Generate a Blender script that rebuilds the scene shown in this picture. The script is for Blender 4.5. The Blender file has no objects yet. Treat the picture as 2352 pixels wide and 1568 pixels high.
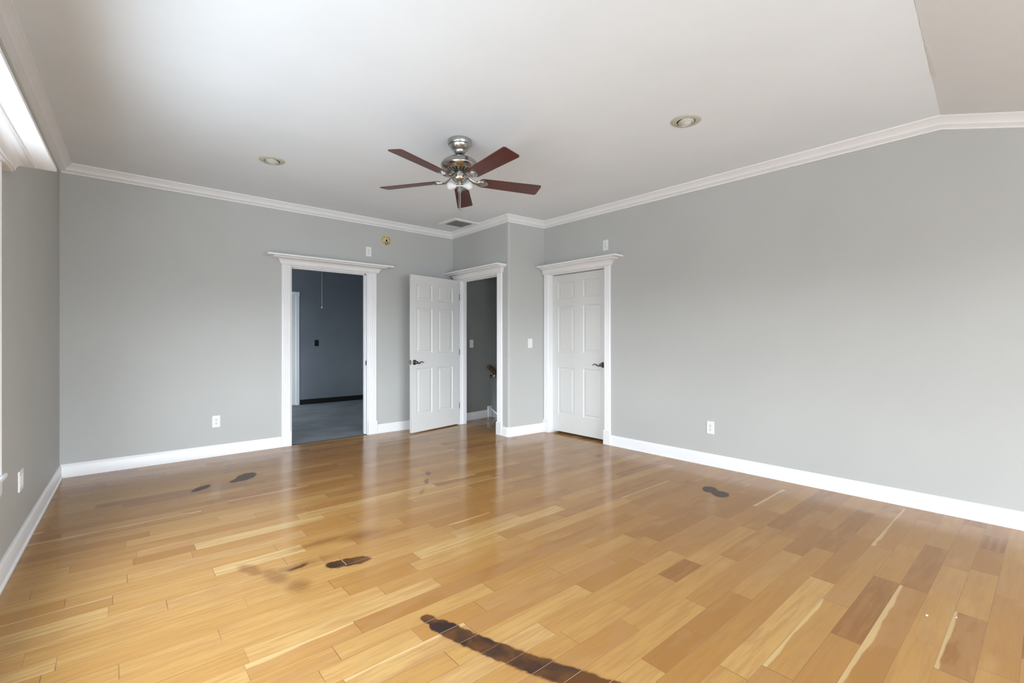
import bpy, bmesh, math, random
from mathutils import Vector, Matrix
R = math.radians
PI = math.pi
random.seed(7)
sc = bpy.context.scene
C = sc.collection

# ------------------------------------------------------------------ camera
# room frame: x along the far wall (to the right), y along the right wall (away), camera above the origin
cam_d = bpy.data.cameras.new('camera')
cam = bpy.data.objects.new('camera', cam_d); C.objects.link(cam)
cam.location = (0, 0, 1.21)
cam.rotation_euler = (R(90), 0, -R(41.45))
cam_d.sensor_width = 36
cam_d.lens = 1074 / 2352 * 36
cam_d.shift_y = -4 / 2352
cam_d.clip_start = 0.02
sc.camera = cam

# ------------------------------------------------------------------ world, daylight, exposure
w = bpy.data.worlds.new('daylight'); sc.world = w
w.use_nodes = True
_n = w.node_tree.nodes; _l = w.node_tree.links
bg = _n['Background']; SKY_BACK = 27.5; SKY_SIDE = 7.4
_tc = _n.new('ShaderNodeTexCoord'); _sx = _n.new('ShaderNodeSeparateXYZ'); _cr = _n.new('ShaderNodeValToRGB')
_mp = _n.new('ShaderNodeMapRange'); _mp.inputs[1].default_value = -1; _mp.inputs[2].default_value = 1
_l.new(_tc.outputs['Generated'], _sx.inputs[0]); _l.new(_sx.outputs[2], _mp.inputs[0]); _l.new(_mp.outputs[0], _cr.inputs[0]); _l.new(_cr.outputs[0], bg.inputs['Color'])
_e = _cr.color_ramp.elements       # invented bright ground and dim horizon bands shape the room light, pale sky above
_e[0].position = 0.0; _e[0].color = (0.50, 0.575, 0.635, 1)
_e[1].position = 1.0; _e[1].color = (0.87, 1.0, 1.15, 1)
for _p, _c in ((0.32, (0.50, 0.575, 0.65, 1)), (0.40, (0.32, 0.37, 0.42, 1)), (0.495, (0.30, 0.35, 0.395, 1)), (0.53, (1.07, 1.18, 1.29, 1)), (0.62, (0.92, 1.03, 1.15, 1))):
    _q = _e.new(_p); _q.color = _c
# the sky is brighter on the side behind the camera (-y)
_dy = _n.new('ShaderNodeMapRange'); _dy.inputs[1].default_value = -1; _dy.inputs[2].default_value = 0.2; _dy.inputs[3].default_value = SKY_BACK; _dy.inputs[4].default_value = SKY_SIDE
_l.new(_sx.outputs[1], _dy.inputs[0]); _l.new(_dy.outputs[0], bg.inputs['Strength'])

def area(name, loc, target, sx, sy, power, col, portal=False):
    l = bpy.data.lights.new(name, 'AREA'); l.shape = 'RECTANGLE'
    l.size = sx; l.size_y = sy; l.energy = power; l.color = col
    if portal: l.cycles.is_portal = True
    o = bpy.data.objects.new(name, l); C.objects.link(o)
    o.location = loc
    o.rotation_euler = (Vector(target) - Vector(loc)).to_track_quat('-Z', 'Y').to_euler()
    return o

# portals only guide the sampling of the sky through the window openings
area('side_window_portal', (-0.585, 1.69, 1.305), (3.0, 1.52, 1.305), 3.15, 1.5, 1, (1, 1, 1), True)
area('back_assumed_window_portal', (1.46, -3.33, 1.10), (1.46, 3.0, 1.10), 3.5, 1.95, 1, (1, 1, 1), True)
area('slate_added_window_portal', (0.44, 7.55, 1.5), (3.0, 7.55, 1.5), 1.5, 1.5, 1, (1, 1, 1), True)

sc.view_settings.view_transform = 'Standard'
sc.view_settings.look = 'None'
sc.view_settings.gamma = 1
sc.view_settings.use_curve_mapping = False
sc.view_settings.exposure = 0.0
sc.cycles.use_denoising = True
sc.cycles.max_bounces = 10
sc.cycles.diffuse_bounces = 8
sc.cycles.sample_clamp_indirect = 8

# ------------------------------------------------------------------ materials
def lin(r, g, b):
    f = lambda c: (c / 255 / 12.92) if c / 255 <= 0.04045 else ((c / 255 + 0.055) / 1.055) ** 2.4
    return (f(r), f(g), f(b), 1)

class NT:
    def __init__(s, m):
        s.t = m.node_tree; s.n = s.t.nodes; s.l = s.t.links
    def new(s, typ, **kw):
        n = s.n.new(typ)
        for k, v in kw.items(): setattr(n, k, v)
        return n
    def put(s, sock, v):
        if hasattr(v, 'is_linked') or isinstance(v, bpy.types.NodeSocket): s.l.new(v, sock)
        else: sock.default_value = v
    def math(s, op, a, b=None, clamp=False):
        n = s.new('ShaderNodeMath', operation=op); n.use_clamp = clamp
        s.put(n.inputs[0], a)
        if b is not None: s.put(n.inputs[1], b)
        return n.outputs[0]
    def mix(s, f, a, b, blend='MIX'):
        n = s.new('ShaderNodeMix', data_type='RGBA', blend_type=blend)
        s.put(n.inputs[0], f); s.put(n.inputs[6], a); s.put(n.inputs[7], b)
        return n.outputs[2]
    def rng(s, v, a, b, c=0.0, d=1.0, smooth=True):
        n = s.new('ShaderNodeMapRange'); n.clamp = True
        if smooth: n.interpolation_type = 'SMOOTHSTEP'
        s.put(n.inputs[0], v)
        for i, q in enumerate((a, b, c, d)): s.put(n.inputs[1 + i], q)
        return n.outputs[0]
    def noise(s, vec, scale, detail=3, rough=0.5, out=0):
        n = s.new('ShaderNodeTexNoise')
        if vec is not None: s.put(n.inputs['Vector'], vec)
        n.inputs['Scale'].default_value = scale; n.inputs['Detail'].default_value = detail
        n.inputs['Roughness'].default_value = rough
        return n.outputs[out]

def mat(name, col, rough=0.5, metal=0.0, spec=0.5, bump=0.0, bscale=40, vary=0.0, vscale=3, **kw):
    m = bpy.data.materials.new(name); m.use_nodes = True
    t = NT(m); b = t.n['Principled BSDF']
    b.inputs['Roughness'].default_value = rough
    b.inputs['Metallic'].default_value = metal
    b.inputs['Specular IOR Level'].default_value = spec
    for k, v in kw.items(): b.inputs[k.replace('_', ' ')].default_value = v
    geo = t.new('ShaderNodeNewGeometry')
    if vary:
        f = t.noise(geo.outputs['Position'], vscale, 4)
        f = t.rng(f, 0.3, 0.7)
        a = tuple(c * (1 - vary) for c in col[:3]) + (1,); d = tuple(min(1, c * (1 + vary)) for c in col[:3]) + (1,)
        t.l.new(t.mix(f, a, d), b.inputs['Base Color'])
    else:
        b.inputs['Base Color'].default_value = col
    if bump:
        bn = t.new('ShaderNodeBump'); bn.inputs['Strength'].default_value = bump; bn.inputs['Distance'].default_value = 0.002
        t.l.new(t.noise(geo.outputs['Position'], bscale, 3), bn.inputs['Height'])
        t.l.new(bn.outputs[0], b.inputs['Normal'])
    return m

M = {}
M['wall'] = mat('grey_wall_paint', (0.495, 0.50, 0.48, 1), 0.55, spec=0.35, bump=0.15, bscale=160, vary=0.02, vscale=1.3)
M['ceil'] = mat('white_ceiling_paint', (0.79, 0.835, 0.875, 1), 0.8, spec=0.2, bump=0.1, bscale=120, vary=0.015, vscale=2)
M['trim'] = mat('white_gloss_trim', (0.84, 0.84, 0.845, 1), 0.33, spec=0.4, vary=0.01)
M['door'] = mat('white_door_paint', (0.71, 0.71, 0.695, 1), 0.38, spec=0.4, bump=0.05, bscale=90)
M['plastic'] = mat('white_plastic', (0.82, 0.82, 0.80, 1), 0.35)
M['slot'] = mat('dark_slot', (0.03, 0.03, 0.03, 1), 0.6)
M['nickel'] = mat('brushed_nickel', (0.46, 0.452, 0.425, 1), 0.27, metal=1.0, bump=0.05, bscale=300)
M['pewter'] = mat('dark_pewter', (0.15, 0.145, 0.14, 1), 0.3, metal=1.0)
M['iron'] = mat('black_gap', (0.01, 0.01, 0.01, 1), 0.7)
M['glassb'] = mat('frosted_bulb', (0.9, 0.9, 0.9, 1), 0.15, Transmission_Weight=0.45, IOR=1.2)
M['beige'] = mat('aged_beige_metal', (0.50, 0.49, 0.42, 1), 0.45, spec=0.4, vary=0.05, vscale=30)
M['bulb'] = mat('reflector_bulb', (0.66, 0.66, 0.64, 1), 0.3)
M['slate'] = mat('slate_blue_paint', (0.168, 0.186, 0.210, 1), 0.3, spec=0.5, bump=0.12, bscale=6, vary=0.06, vscale=1.5)
M['slatefl'] = mat('grey_blue_carpet', (0.185, 0.20, 0.215, 1), 0.75, vary=0.15, vscale=2.5, bump=0.3, bscale=250)
M['black'] = mat('black_paint', (0.004, 0.004, 0.005, 1), 0.35)
M['hall'] = mat('dark_grey_paint', (0.265, 0.272, 0.255, 1), 0.6, vary=0.03)
M['vent'] = mat('vent_mesh_grey', (0.20, 0.20, 0.19, 1), 0.5)
M['yellow'] = mat('aged_glue', (0.56, 0.41, 0.17, 1), 0.6, vary=0.3, vscale=28)
M['crack'] = mat('hairline_crack', (0.42, 0.42, 0.41, 1), 0.8)
M['tape'] = mat('joint_tape', (0.74, 0.76, 0.77, 1), 0.8)

def wood_mat(name, c0, c1, scale=18, axis=(0.25, 6, 6), rough=0.3):
    m = bpy.data.materials.new(name); m.use_nodes = True
    t = NT(m); b = t.n['Principled BSDF']; b.inputs['Roughness'].default_value = rough
    tc = t.new('ShaderNodeTexCoord'); mp = t.new('ShaderNodeMapping'); mp.inputs['Scale'].default_value = axis
    t.l.new(tc.outputs['Object'], mp.inputs['Vector'])
    f = t.rng(t.noise(mp.outputs[0], scale, 5, 0.65), 0.25, 0.75)
    t.l.new(t.mix(f, c0, c1), b.inputs['Base Color'])
    return m
M['cherry'] = wood_mat('cherry_blade_wood', (0.048, 0.010, 0.007, 1), (0.125, 0.025, 0.016, 1))
M['walnut'] = wood_mat('blade_edge_wood', (0.09, 0.05, 0.03, 1), (0.16, 0.10, 0.07, 1))
M['rail'] = wood_mat('orange_rail_wood', (0.085, 0.045, 0.018, 1), (0.18, 0.095, 0.04, 1))

def floor_material():
    m = bpy.data.materials.new('worn_oak_boards'); m.use_nodes = True
    t = NT(m); b = t.n['Principled BSDF']
    at = t.new('ShaderNodeAttribute', attribute_name='board'); sp = t.new('ShaderNodeSeparateColor')
    t.l.new(at.outputs['Color'], sp.inputs[0]); tone, rnd, ln = sp.outputs
    uv = t.new('ShaderNodeUVMap', uv_map='UVMap'); us = t.new('ShaderNodeSeparateXYZ'); t.l.new(uv.outputs[0], us.inputs[0])
    u, v = us.outputs[0], us.outputs[1]
    W = BOARD
    geo = t.new('ShaderNodeNewGeometry'); P = geo.outputs['Position']
    # grain: stretched along the board, shifted per board
    cg = t.new('ShaderNodeCombineXYZ')
    t.put(cg.inputs[0], t.math('MULTIPLY', u, 1.6)); t.put(cg.inputs[1], t.math('MULTIPLY', v, 22)); t.put(cg.inputs[2], t.math('MULTIPLY', rnd, 37))
    g1 = t.noise(cg.outputs[0], 2.2, 6, 0.62)
    cg2 = t.new('ShaderNodeCombineXYZ')
    t.put(cg2.inputs[0], t.math('MULTIPLY', u, 0.8)); t.put(cg2.inputs[1], t.math('MULTIPLY', v, 3.2)); t.put(cg2.inputs[2], t.math('MULTIPLY', tone, 51))
    g2 = t.noise(cg2.outputs[0], 3.0, 3, 0.5)
    # cathedral rings on some boards
    wv = t.new('ShaderNodeTexWave', wave_type='RINGS'); wv.inputs['Scale'].default_value = 2.4; wv.inputs['Distortion'].default_value = 6
    wv.inputs['Detail'].default_value = 3; wv.inputs['Detail Scale'].default_value = 1.3
    t.l.new(cg2.outputs[0], wv.inputs['Vector'])
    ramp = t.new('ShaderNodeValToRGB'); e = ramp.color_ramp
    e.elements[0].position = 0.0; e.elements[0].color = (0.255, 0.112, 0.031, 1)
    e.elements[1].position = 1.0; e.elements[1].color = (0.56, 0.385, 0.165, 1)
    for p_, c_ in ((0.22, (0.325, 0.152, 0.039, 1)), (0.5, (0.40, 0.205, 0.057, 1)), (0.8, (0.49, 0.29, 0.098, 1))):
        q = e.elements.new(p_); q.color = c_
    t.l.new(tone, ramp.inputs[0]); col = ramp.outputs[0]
    col = t.mix(t.math('MULTIPLY', t.rng(g1, 0.38, 0.68), 0.55), col, (0.34, 0.165, 0.055, 1))
    col = t.mix(t.math('MULTIPLY', t.rng(g2, 0.5, 0.8), 0.28), col, (0.56, 0.37, 0.15, 1))
    ringf = t.math('MULTIPLY', t.rng(wv.outputs['Fac'], 0.55, 0.95), t.rng(rnd, 0.45, 0.6, 0, 0.45))
    col = t.mix(ringf, col, (0.38, 0.20, 0.08, 1))
    fine = t.new('ShaderNodeCombineXYZ'); t.put(fine.inputs[0], t.math('MULTIPLY', u, 3)); t.put(fine.inputs[1], t.math('MULTIPLY', v, 110)); t.put(fine.inputs[2], t.math('MULTIPLY', rnd, 91))
    col = t.mix(t.rng(t.noise(fine.outputs[0], 3.0, 3, 0.6), 0.45, 0.75, 0, 0.22), col, (0.27, 0.13, 0.045, 1))
    # pale sapwood running along one edge of a few boards
    wob = t.math('ADD', v, t.math('MULTIPLY', g2, 0.06))
    sap = t.math('MULTIPLY', t.rng(wob, W * 1.10, W * 1.17), t.math('GREATER_THAN', rnd, 0.955))
    col = t.mix(t.math('MULTIPLY', sap, 0.6), col, (0.64, 0.46, 0.22, 1))
    # specks of wear
    wn = t.noise(P, 2.1, 3); cs = t.new('ShaderNodeCombineXYZ')
    t.put(cs.inputs[0], t.math('MULTIPLY', u, 1)); t.put(cs.inputs[1], t.math('MULTIPLY', v, 3)); t.put(cs.inputs[2], rnd)
    speck = t.math('MULTIPLY', t.rng(t.noise(cs.outputs[0], 70, 2, 0.7), 0.66, 0.70), t.rng(wn, 0.52, 0.62, 0, 0.55))
    col = t.mix(speck, col, (0.20, 0.10, 0.04, 1))
    # seams
    du = t.math('MINIMUM', u, t.math('SUBTRACT', t.math('MULTIPLY', ln, 2.0), u))
    dv = t.math('MINIMUM', v, t.math('SUBTRACT', W, v))
    seamu = t.rng(du, 0.0008, 0.0022, 1, 0); seamv = t.rng(dv, 0.0003, 0.0013, 1, 0)
    seam = t.math('MAXIMUM', t.math('MULTIPLY', seamu, t.rng(t.noise(P, 3.1, 1), 0.4, 0.6, 0.35, 1.0)), t.math('MULTIPLY', seamv, t.rng(t.noise(P, 1.7, 2), 0.35, 0.6, 0.25, 0.95)))
    # stains left in the boards
    wob3 = t.new('ShaderNodeVectorMath', operation='SUBTRACT'); t.l.new(t.noise(P, 16, 4, 0.6, out=1), wob3.inputs[0]); wob3.inputs[1].default_value = (0.5, 0.5, 0.5)
    wsc = t.new('ShaderNodeVectorMath', operation='SCALE'); t.l.new(wob3.outputs[0], wsc.inputs[0]); wsc.inputs['Scale'].default_value = 0.045
    PW = t.new('ShaderNodeVectorMath', operation='ADD'); t.l.new(P, PW.inputs[0]); t.l.new(wsc.outputs[0], PW.inputs[1])
    def ell(cx, cy, rx, ry, rot, soft, pw=None):
        mp = t.new('ShaderNodeMapping', vector_type='TEXTURE')
        mp.inputs['Location'].default_value = (cx, cy, 0); mp.inputs['Rotation'].default_value = (0, 0, R(rot)); mp.inputs['Scale'].default_value = (rx, ry, 1)
        t.l.new(pw or PW.outputs[0], mp.inputs['Vector'])
        le = t.new('ShaderNodeVectorMath', operation='LENGTH')
        fl = t.new('ShaderNodeVectorMath', operation='MULTIPLY'); t.l.new(mp.outputs[0], fl.inputs[0]); fl.inputs[1].default_value = (1, 1, 0)
        t.l.new(fl.outputs[0], le.inputs[0])
        return t.rng(le.outputs['Value'], 1 - soft, 1 + soft, 1, 0)
    def mx(*a):
        r = a[0]
        for q in a[1:]: r = t.math('MAXIMUM', r, q)
        return r
    # dull grey black patches
    grey = mx(ell(0.975, 4.66, 0.135, 0.075, 62, 0.1), ell(0.92, 4.60, 0.10, 0.055, 30, 0.12), ell(0.625, 4.535, 0.095, 0.045, 45, 0.2),
              ell(3.70, 1.775, 0.085, 0.055, 25, 0.12), ell(3.655, 1.67, 0.085, 0.065, 25, 0.15))
    col = t.mix(t.math('MULTIPLY', grey, 0.86), col, (0.055, 0.048, 0.05, 1))
    dots = mx(ell(2.235, 3.677, 0.065, 0.024, 59, 0.2), ell(2.10, 3.48, 0.075, 0.018, 59, 0.3), ell(3.90, 3.05, 0.05, 0.03, 20, 0.7))
    col = t.mix(t.math('MULTIPLY', dots, 0.75), col, (0.10, 0.055, 0.035, 1))
    faint = mx(ell(1.93, 3.27, 0.09, 0.012, 50, 0.6), ell(1.22, 2.80, 0.12, 0.05, 0, 0.8), ell(0.60, 2.75, 0.035, 0.10, 20, 0.5),
               ell(0.675, 2.60, 0.045, 0.11, 15, 0.5), ell(0.735, 2.42, 0.05, 0.06, 0, 0.7), ell(1.0, 2.85, 0.2, 0.03, 0, 0.8),
               ell(0.80, 2.63, 0.17, 0.035, 0, 0.8))
    col = t.mix(t.math('MULTIPLY', faint, 0.62), col, (0.20, 0.085, 0.025, 1))
    # deep brown burn marks
    dark = mx(ell(0.965, 2.515, 0.062, 0.042, -20, 0.15), ell(1.065, 2.485, 0.068, 0.045, -22, 0.15), ell(1.015, 2.50, 0.07, 0.045, -20, 0.15), ell(0.795, 2.622, 0.055, 0.017, 5, 0.45))
    pts = [(1.072, 1.765), (1.082, 1.685), (1.12, 1.53), (1.165, 1.385), (1.230, 1.215), (1.286, 1.075), (1.35, 0.92), (1.43, 0.74)]
    rad = [0.028, 0.044, 0.046, 0.048, 0.053, 0.056, 0.056]
    strip = None
    for i in range(len(pts) - 1):
        (ax, ay), (bx_, by_) = pts[i], pts[i + 1]
        L = math.hypot(bx_ - ax, by_ - ay)
        mp = t.new('ShaderNodeMapping', vector_type='TEXTURE'); mp.inputs['Location'].default_value = (ax, ay, 0); mp.inputs['Rotation'].default_value = (0, 0, math.atan2(by_ - ay, bx_ - ax))
        t.l.new(PW.outputs[0], mp.inputs['Vector'])
        ss = t.new('ShaderNodeSeparateXYZ'); t.l.new(mp.outputs[0], ss.inputs[0])
        q = t.math('SUBTRACT', ss.outputs[0], t.math('MINIMUM', t.math('MAXIMUM', ss.outputs[0], 0.0), L))
        d = t.math('SQRT', t.math('ADD', t.math('MULTIPLY', q, q), t.math('MULTIPLY', ss.outputs[1], ss.outputs[1])))
        d = t.math('DIVIDE', d, rad[i])
        strip = d if strip is None else t.math('MINIMUM', strip, d)
    sm = t.rng(strip, 0.85, 1.12, 1, 0)
    halo = t.rng(strip, 0.95, 1.35, 0.35, 0)
    dark = t.math('MAXIMUM', dark, sm)
    col = t.mix(halo, col, (0.33, 0.16, 0.05, 1))
    dcol = t.mix(t.rng(t.noise(P, 7, 3), 0.42, 0.60), (0.022, 0.011, 0.011, 1), (0.105, 0.040, 0.012, 1))
    dcol = t.mix(t.math('MULTIPLY', t.rng(rnd, 0.3, 0.9), 0.25), dcol, (0.13, 0.06, 0.022, 1))
    col = t.mix(t.math('MULTIPLY', dark, 0.96), col, dcol)
    seamcol = t.mix(t.math('MULTIPLY', dark, 0.95), (0.17, 0.09, 0.04, 1), (0.62, 0.50, 0.38, 1))
    col = t.mix(t.math('MULTIPLY', seam, 0.8), col, seamcol)
    t.l.new(col, b.inputs['Base Color'])
    ro = t.rng(t.noise(P, 3.0, 4), 0.3, 0.7, 0.11, 0.20)
    ro = t.mix(grey, ro, (0.5, 0.5, 0.5, 1)); t.l.new(ro, b.inputs['Roughness'])
    b.inputs['Specular IOR Level'].default_value = 0.26
    bn = t.new('ShaderNodeBump'); bn.inputs['Strength'].default_value = 0.25; bn.inputs['Distance'].default_value = 0.0012
    hgt = t.math('SUBTRACT', t.math('MULTIPLY', g1, 0.35), seam); t.l.new(hgt, bn.inputs['Height'])
    t.l.new(bn.outputs[0], b.inputs['Normal'])
    return m
BOARD = 0.1045
M['floor'] = floor_material()

# ------------------------------------------------------------------ mesh helpers
def obj(name, bm, m, parent=None, smooth=None, loc=None):
    me = bpy.data.meshes.new(name)
    bmesh.ops.recalc_face_normals(bm, faces=bm.faces)
    bm.to_mesh(me); bm.free()
    ms = m if isinstance(m, (list, tuple)) else [m]
    for q in ms: me.materials.append(q)
    if smooth is not None:
        me.polygons.foreach_set('use_smooth', [True] * len(me.polygons))
        try: me.set_sharp_from_angle(angle=R(smooth))
        except Exception: pass
    o = bpy.data.objects.new(name, me); C.objects.link(o)
    if loc: o.location = loc
    if parent is not None: o.parent = parent
    return o
def empty(name, loc=(0, 0, 0), rz=0.0):
    o = bpy.data.objects.new(name, None); C.objects.link(o); o.location = loc; o.rotation_euler = (0, 0, rz); o.empty_display_size = 0.1
    return o
def tag(o, label, cat, group=None):
    o['label'] = label; o['category'] = cat
    if group: o['group'] = group
    return o
def struct(o, label=None):
    o['kind'] = 'structure'
    if label: o['label'] = label
    return o
def box(bm, x0, x1, y0, y1, z0, z1, mtx=None, bevel=0.0, mi=0):
    r = bmesh.ops.create_cube(bm, size=1.0)
    vs = r['verts']
    for v in vs:
        v.co = Vector(((x0 + x1) / 2 + v.co.x * (x1 - x0), (y0 + y1) / 2 + v.co.y * (y1 - y0), (z0 + z1) / 2 + v.co.z * (z1 - z0)))
    fs = set(f for v in vs for f in v.link_faces)
    for f in fs: f.material_index = mi
    if bevel:
        es = list(set(e for v in vs for e in v.link_edges))
        r2 = bmesh.ops.bevel(bm, geom=es, offset=bevel, segments=2, profile=0.6, affect='EDGES')
        vs = list(set(r2['verts']) | set(v for v in vs if v.is_valid))
    if mtx is not None:
        for v in vs:
            if v.is_valid: v.co = mtx @ v.co
    return vs
def lathe(bm, prof, n=40, mtx=None, mi=0):
    """prof: list of (r, z)."""
    rings = []
    for r_, z_ in prof:
        if r_ < 1e-6: rings.append([bm.verts.new((0, 0, z_))])
        else: rings.append([bm.verts.new((r_ * math.cos(2 * PI * i / n), r_ * math.sin(2 * PI * i / n), z_)) for i in range(n)])
    for a, b_ in zip(rings, rings[1:]):
        for i in range(n):
            j = (i + 1) % n
            if len(a) == 1 and len(b_) == 1: continue
            if len(a) == 1: f = bm.faces.new((a[0], b_[i], b_[j]))
            elif len(b_) == 1: f = bm.faces.new((a[i], b_[0], a[j]))
            else: f = bm.faces.new((a[i], b_[i], b_[j], a[j]))
            f.material_index = mi
    if mtx is not None:
        for rg in rings:
            for v in rg: v.co = mtx @ v.co
def tube(bm, pts, rad, n=10, flat=1.0, cap=True):
    pts = [Vector(p) for p in pts]
    rs = rad if isinstance(rad, (list, tuple)) else [rad] * len(pts)
    rings = []; up = Vector((0, 0, 1))
    for i, p in enumerate(pts):
        d = (pts[min(i + 1, len(pts) - 1)] - pts[max(i - 1, 0)]).normalized()
        a = d.cross(up)
        if a.length < 1e-3: a = d.cross(Vector((1, 0, 0)))
        a.normalize(); c = a.cross(d).normalized()
        rings.append([bm.verts.new(p + a * rs[i] * math.cos(2 * PI * k / n) + c * rs[i] * flat * math.sin(2 * PI * k / n)) for k in range(n)])
    for a, b_ in zip(rings, rings[1:]):
        for k in range(n): bm.faces.new((a[k], a[(k + 1) % n], b_[(k + 1) % n], b_[k]))
    if cap: bm.faces.new(rings[0]); bm.faces.new(rings[-1])
def smooth_pts(pts, n=6):
    out = []
    P_ = [Vector(p) for p in pts]; P_ = [P_[0] * 2 - P_[1]] + P_ + [P_[-1] * 2 - P_[-2]]
    for i in range(1, len(P_) - 2):
        for k in range(n):
            s = k / n; a, b_, c, d = P_[i - 1:i + 3]
            out.append(0.5 * ((2 * b_) + (c - a) * s + (2 * a - 5 * b_ + 4 * c - d) * s * s + (3 * b_ - a - 3 * c + d) * s ** 3))
    out.append(P_[-2]); return out
def prism(bm, poly, axis_fn, t0, t1, mi=0):
    """extrude a closed 2D polygon; axis_fn(t, a, b) -> Vector"""
    A = [bm.verts.new(axis_fn(t0, a, b)) for a, b in poly]; B_ = [bm.verts.new(axis_fn(t1, a, b)) for a, b in poly]
    n = len(poly)
    for i in range(n): bm.faces.new((A[i], A[(i + 1) % n], B_[(i + 1) % n], B_[i])).material_index = mi
    bm.faces.new(A).material_index = mi; bm.faces.new(B_[::-1]).material_index = mi

class Frame:
    """wall frame: s along the wall, n into the room, z up"""
    def __init__(f, p0, p1, inside):
        f.p = Vector((p0[0], p0[1], 0)); d = Vector((p1[0] - p0[0], p1[1] - p0[1], 0)); f.len = d.length; f.d = d.normalized()
        nn = Vector((-f.d.y, f.d.x, 0)); c = Vector((inside[0], inside[1], 0)) - f.p
        f.n = nn if nn.dot(c) > 0 else -nn
    def at(f, s, n, z): return f.p + f.d * s + f.n * n + Vector((0, 0, z))
    def mtx(f, s=0, n=0, z=0):
        o = f.at(s, n, z); d, nn = f.d, f.n
        # columns: x along wall, y into the room, z up (may be mirrored)
        return Matrix(((d.x, nn.x, 0, o.x), (d.y, nn.y, 0, o.y), (0, 0, 1, o.z), (0, 0, 0, 1)))

IN = (2.0, 2.5)
YB = -3.2; PL0 = (-0.259 - 0.04679 * (5.69 - YB), YB); PL1 = (-0.259, 5.69); PC0 = (3.871, 5.69); PC1 = (3.825, 4.397); PD1 = (4.41, 4.35); PB1 = (4.41, YB)
FL = Frame(PL1, PL0, IN)         # left wall, s runs towards the camera
FA = Frame(PL1, PC0, IN)         # far wall
FC = Frame(PC0, PC1, (2, 5))     # stair doorway wall
FD = Frame(PC1, PD1, IN)         # short return wall
FB = Frame(PD1, PB1, IN)         # right wall, s runs towards the camera
FK = Frame(PB1, PL0, IN)         # wall behind the camera
ZC = 2.755; SLOPE = 0.30
fy = lambda x: 0.383 + 0.05 * (x - 2.78)          # fold line of the ceiling, very slightly skewed
DROP = 1.01; ZK = ZC - SLOPE * DROP      # behind the camera the ceiling levels off again

def wall(name, fr, holes, z1, m, thick=0.12, z0=-0.0, s0=0.0, s1=None, label=None):
    bm = bmesh.new(); s1 = fr.len if s1 is None else s1
    ss = sorted(set([s0, s1] + [h[0] for h in holes] + [h[1] for h in holes]))
    zs = sorted(set([z0, z1] + [h[2] for h in holes] + [h[3] for h in holes]))
    def solid(a, b_, c, d):
        return not any(a >= h[0] - 1e-6 and b_ <= h[1] + 1e-6 and c >= h[2] - 1e-6 and d <= h[3] + 1e-6 for h in holes)
    for a, b_ in zip(ss, ss[1:]):
        run = None
        for c, d in zip(zs, zs[1:]):
            if solid(a, b_, c, d): run = (run[0], d) if run else (c, d)
            else:
                if run: box(bm, a, b_, -thick, 0, run[0], run[1], fr.mtx())
                run = None
        if run: box(bm, a, b_, -thick, 0, run[0], run[1], fr.mtx())
    return struct(obj(name, bm, m), label)

# ------------------------------------------------------------------ floor of the room
def build_floor():
    bm = bmesh.new(); uvl = bm.loops.layers.uv.new('UVMap'); cl = bm.loops.layers.float_color.new('board')
    rot = Matrix.Rotation(R(-0.8), 4, 'Z')
    rng = random.Random(11)
    y = 0.401 - 36 * BOARD
    while y < 6.4:
        x = -1.4 - rng.random() * 0.6
        while x < 5.1:
            L = rng.uniform(0.26, 0.72) if rng.random() < 0.62 else rng.uniform(0.7, 1.25)
            if x + L > -0.95:
                vs = [bm.verts.new(rot @ Vector(p)) for p in ((x, y, 0), (x + L, y, 0), (x + L, y + BOARD, 0), (x, y + BOARD, 0))]
                f = bm.faces.new(vs)
                kx = min(1, max(0, (x - 0.3) / 2.4, (y - 2.4) / 2.0)); tone = min(1, max(0, rng.gauss(0.74 - 0.43 * kx, 0.17))); rr = rng.random()   # browner boards right and far: board hue, with lower light painted into the tone
                for lp, q in zip(f.loops, ((0, 0), (L, 0), (L, BOARD), (0, BOARD))):
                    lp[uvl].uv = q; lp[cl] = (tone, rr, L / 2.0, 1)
            x += L
        y += BOARD
    def cut(co, no):
        bmesh.ops.bisect_plane(bm, geom=bm.verts[:] + bm.edges[:] + bm.faces[:], plane_co=co, plane_no=no, clear_outer=True)
    cut((0, 5.99, 0), (0, 1, 0)); cut((0, YB - 0.12, 0), (0, -1, 0)); cut((4.60, 0, 0), (1, 0, 0)); cut((-0.80, 0, 0), (-1, 0, 0))
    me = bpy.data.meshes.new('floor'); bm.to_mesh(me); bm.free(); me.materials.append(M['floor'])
    o = bpy.data.objects.new('floor', me); C.objects.link(o)
    struct(o, 'glossy golden oak strip floor with dark burn stains')
    # board thickness showing at the stair edge
    b2 = bmesh.new(); box(b2, -0.80, 4.599, YB - 0.12, 5.99, -0.12, -0.004)
    s = obj('subfloor', b2, M['walnut'], o)
    b3 = bmesh.new(); box(b3, 4.585, 4.625, 4.52, 5.79, -0.028, 0.0, bevel=0.008); obj('stair_nosing', b3, M['rail'], o)
    return o
build_floor()

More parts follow.
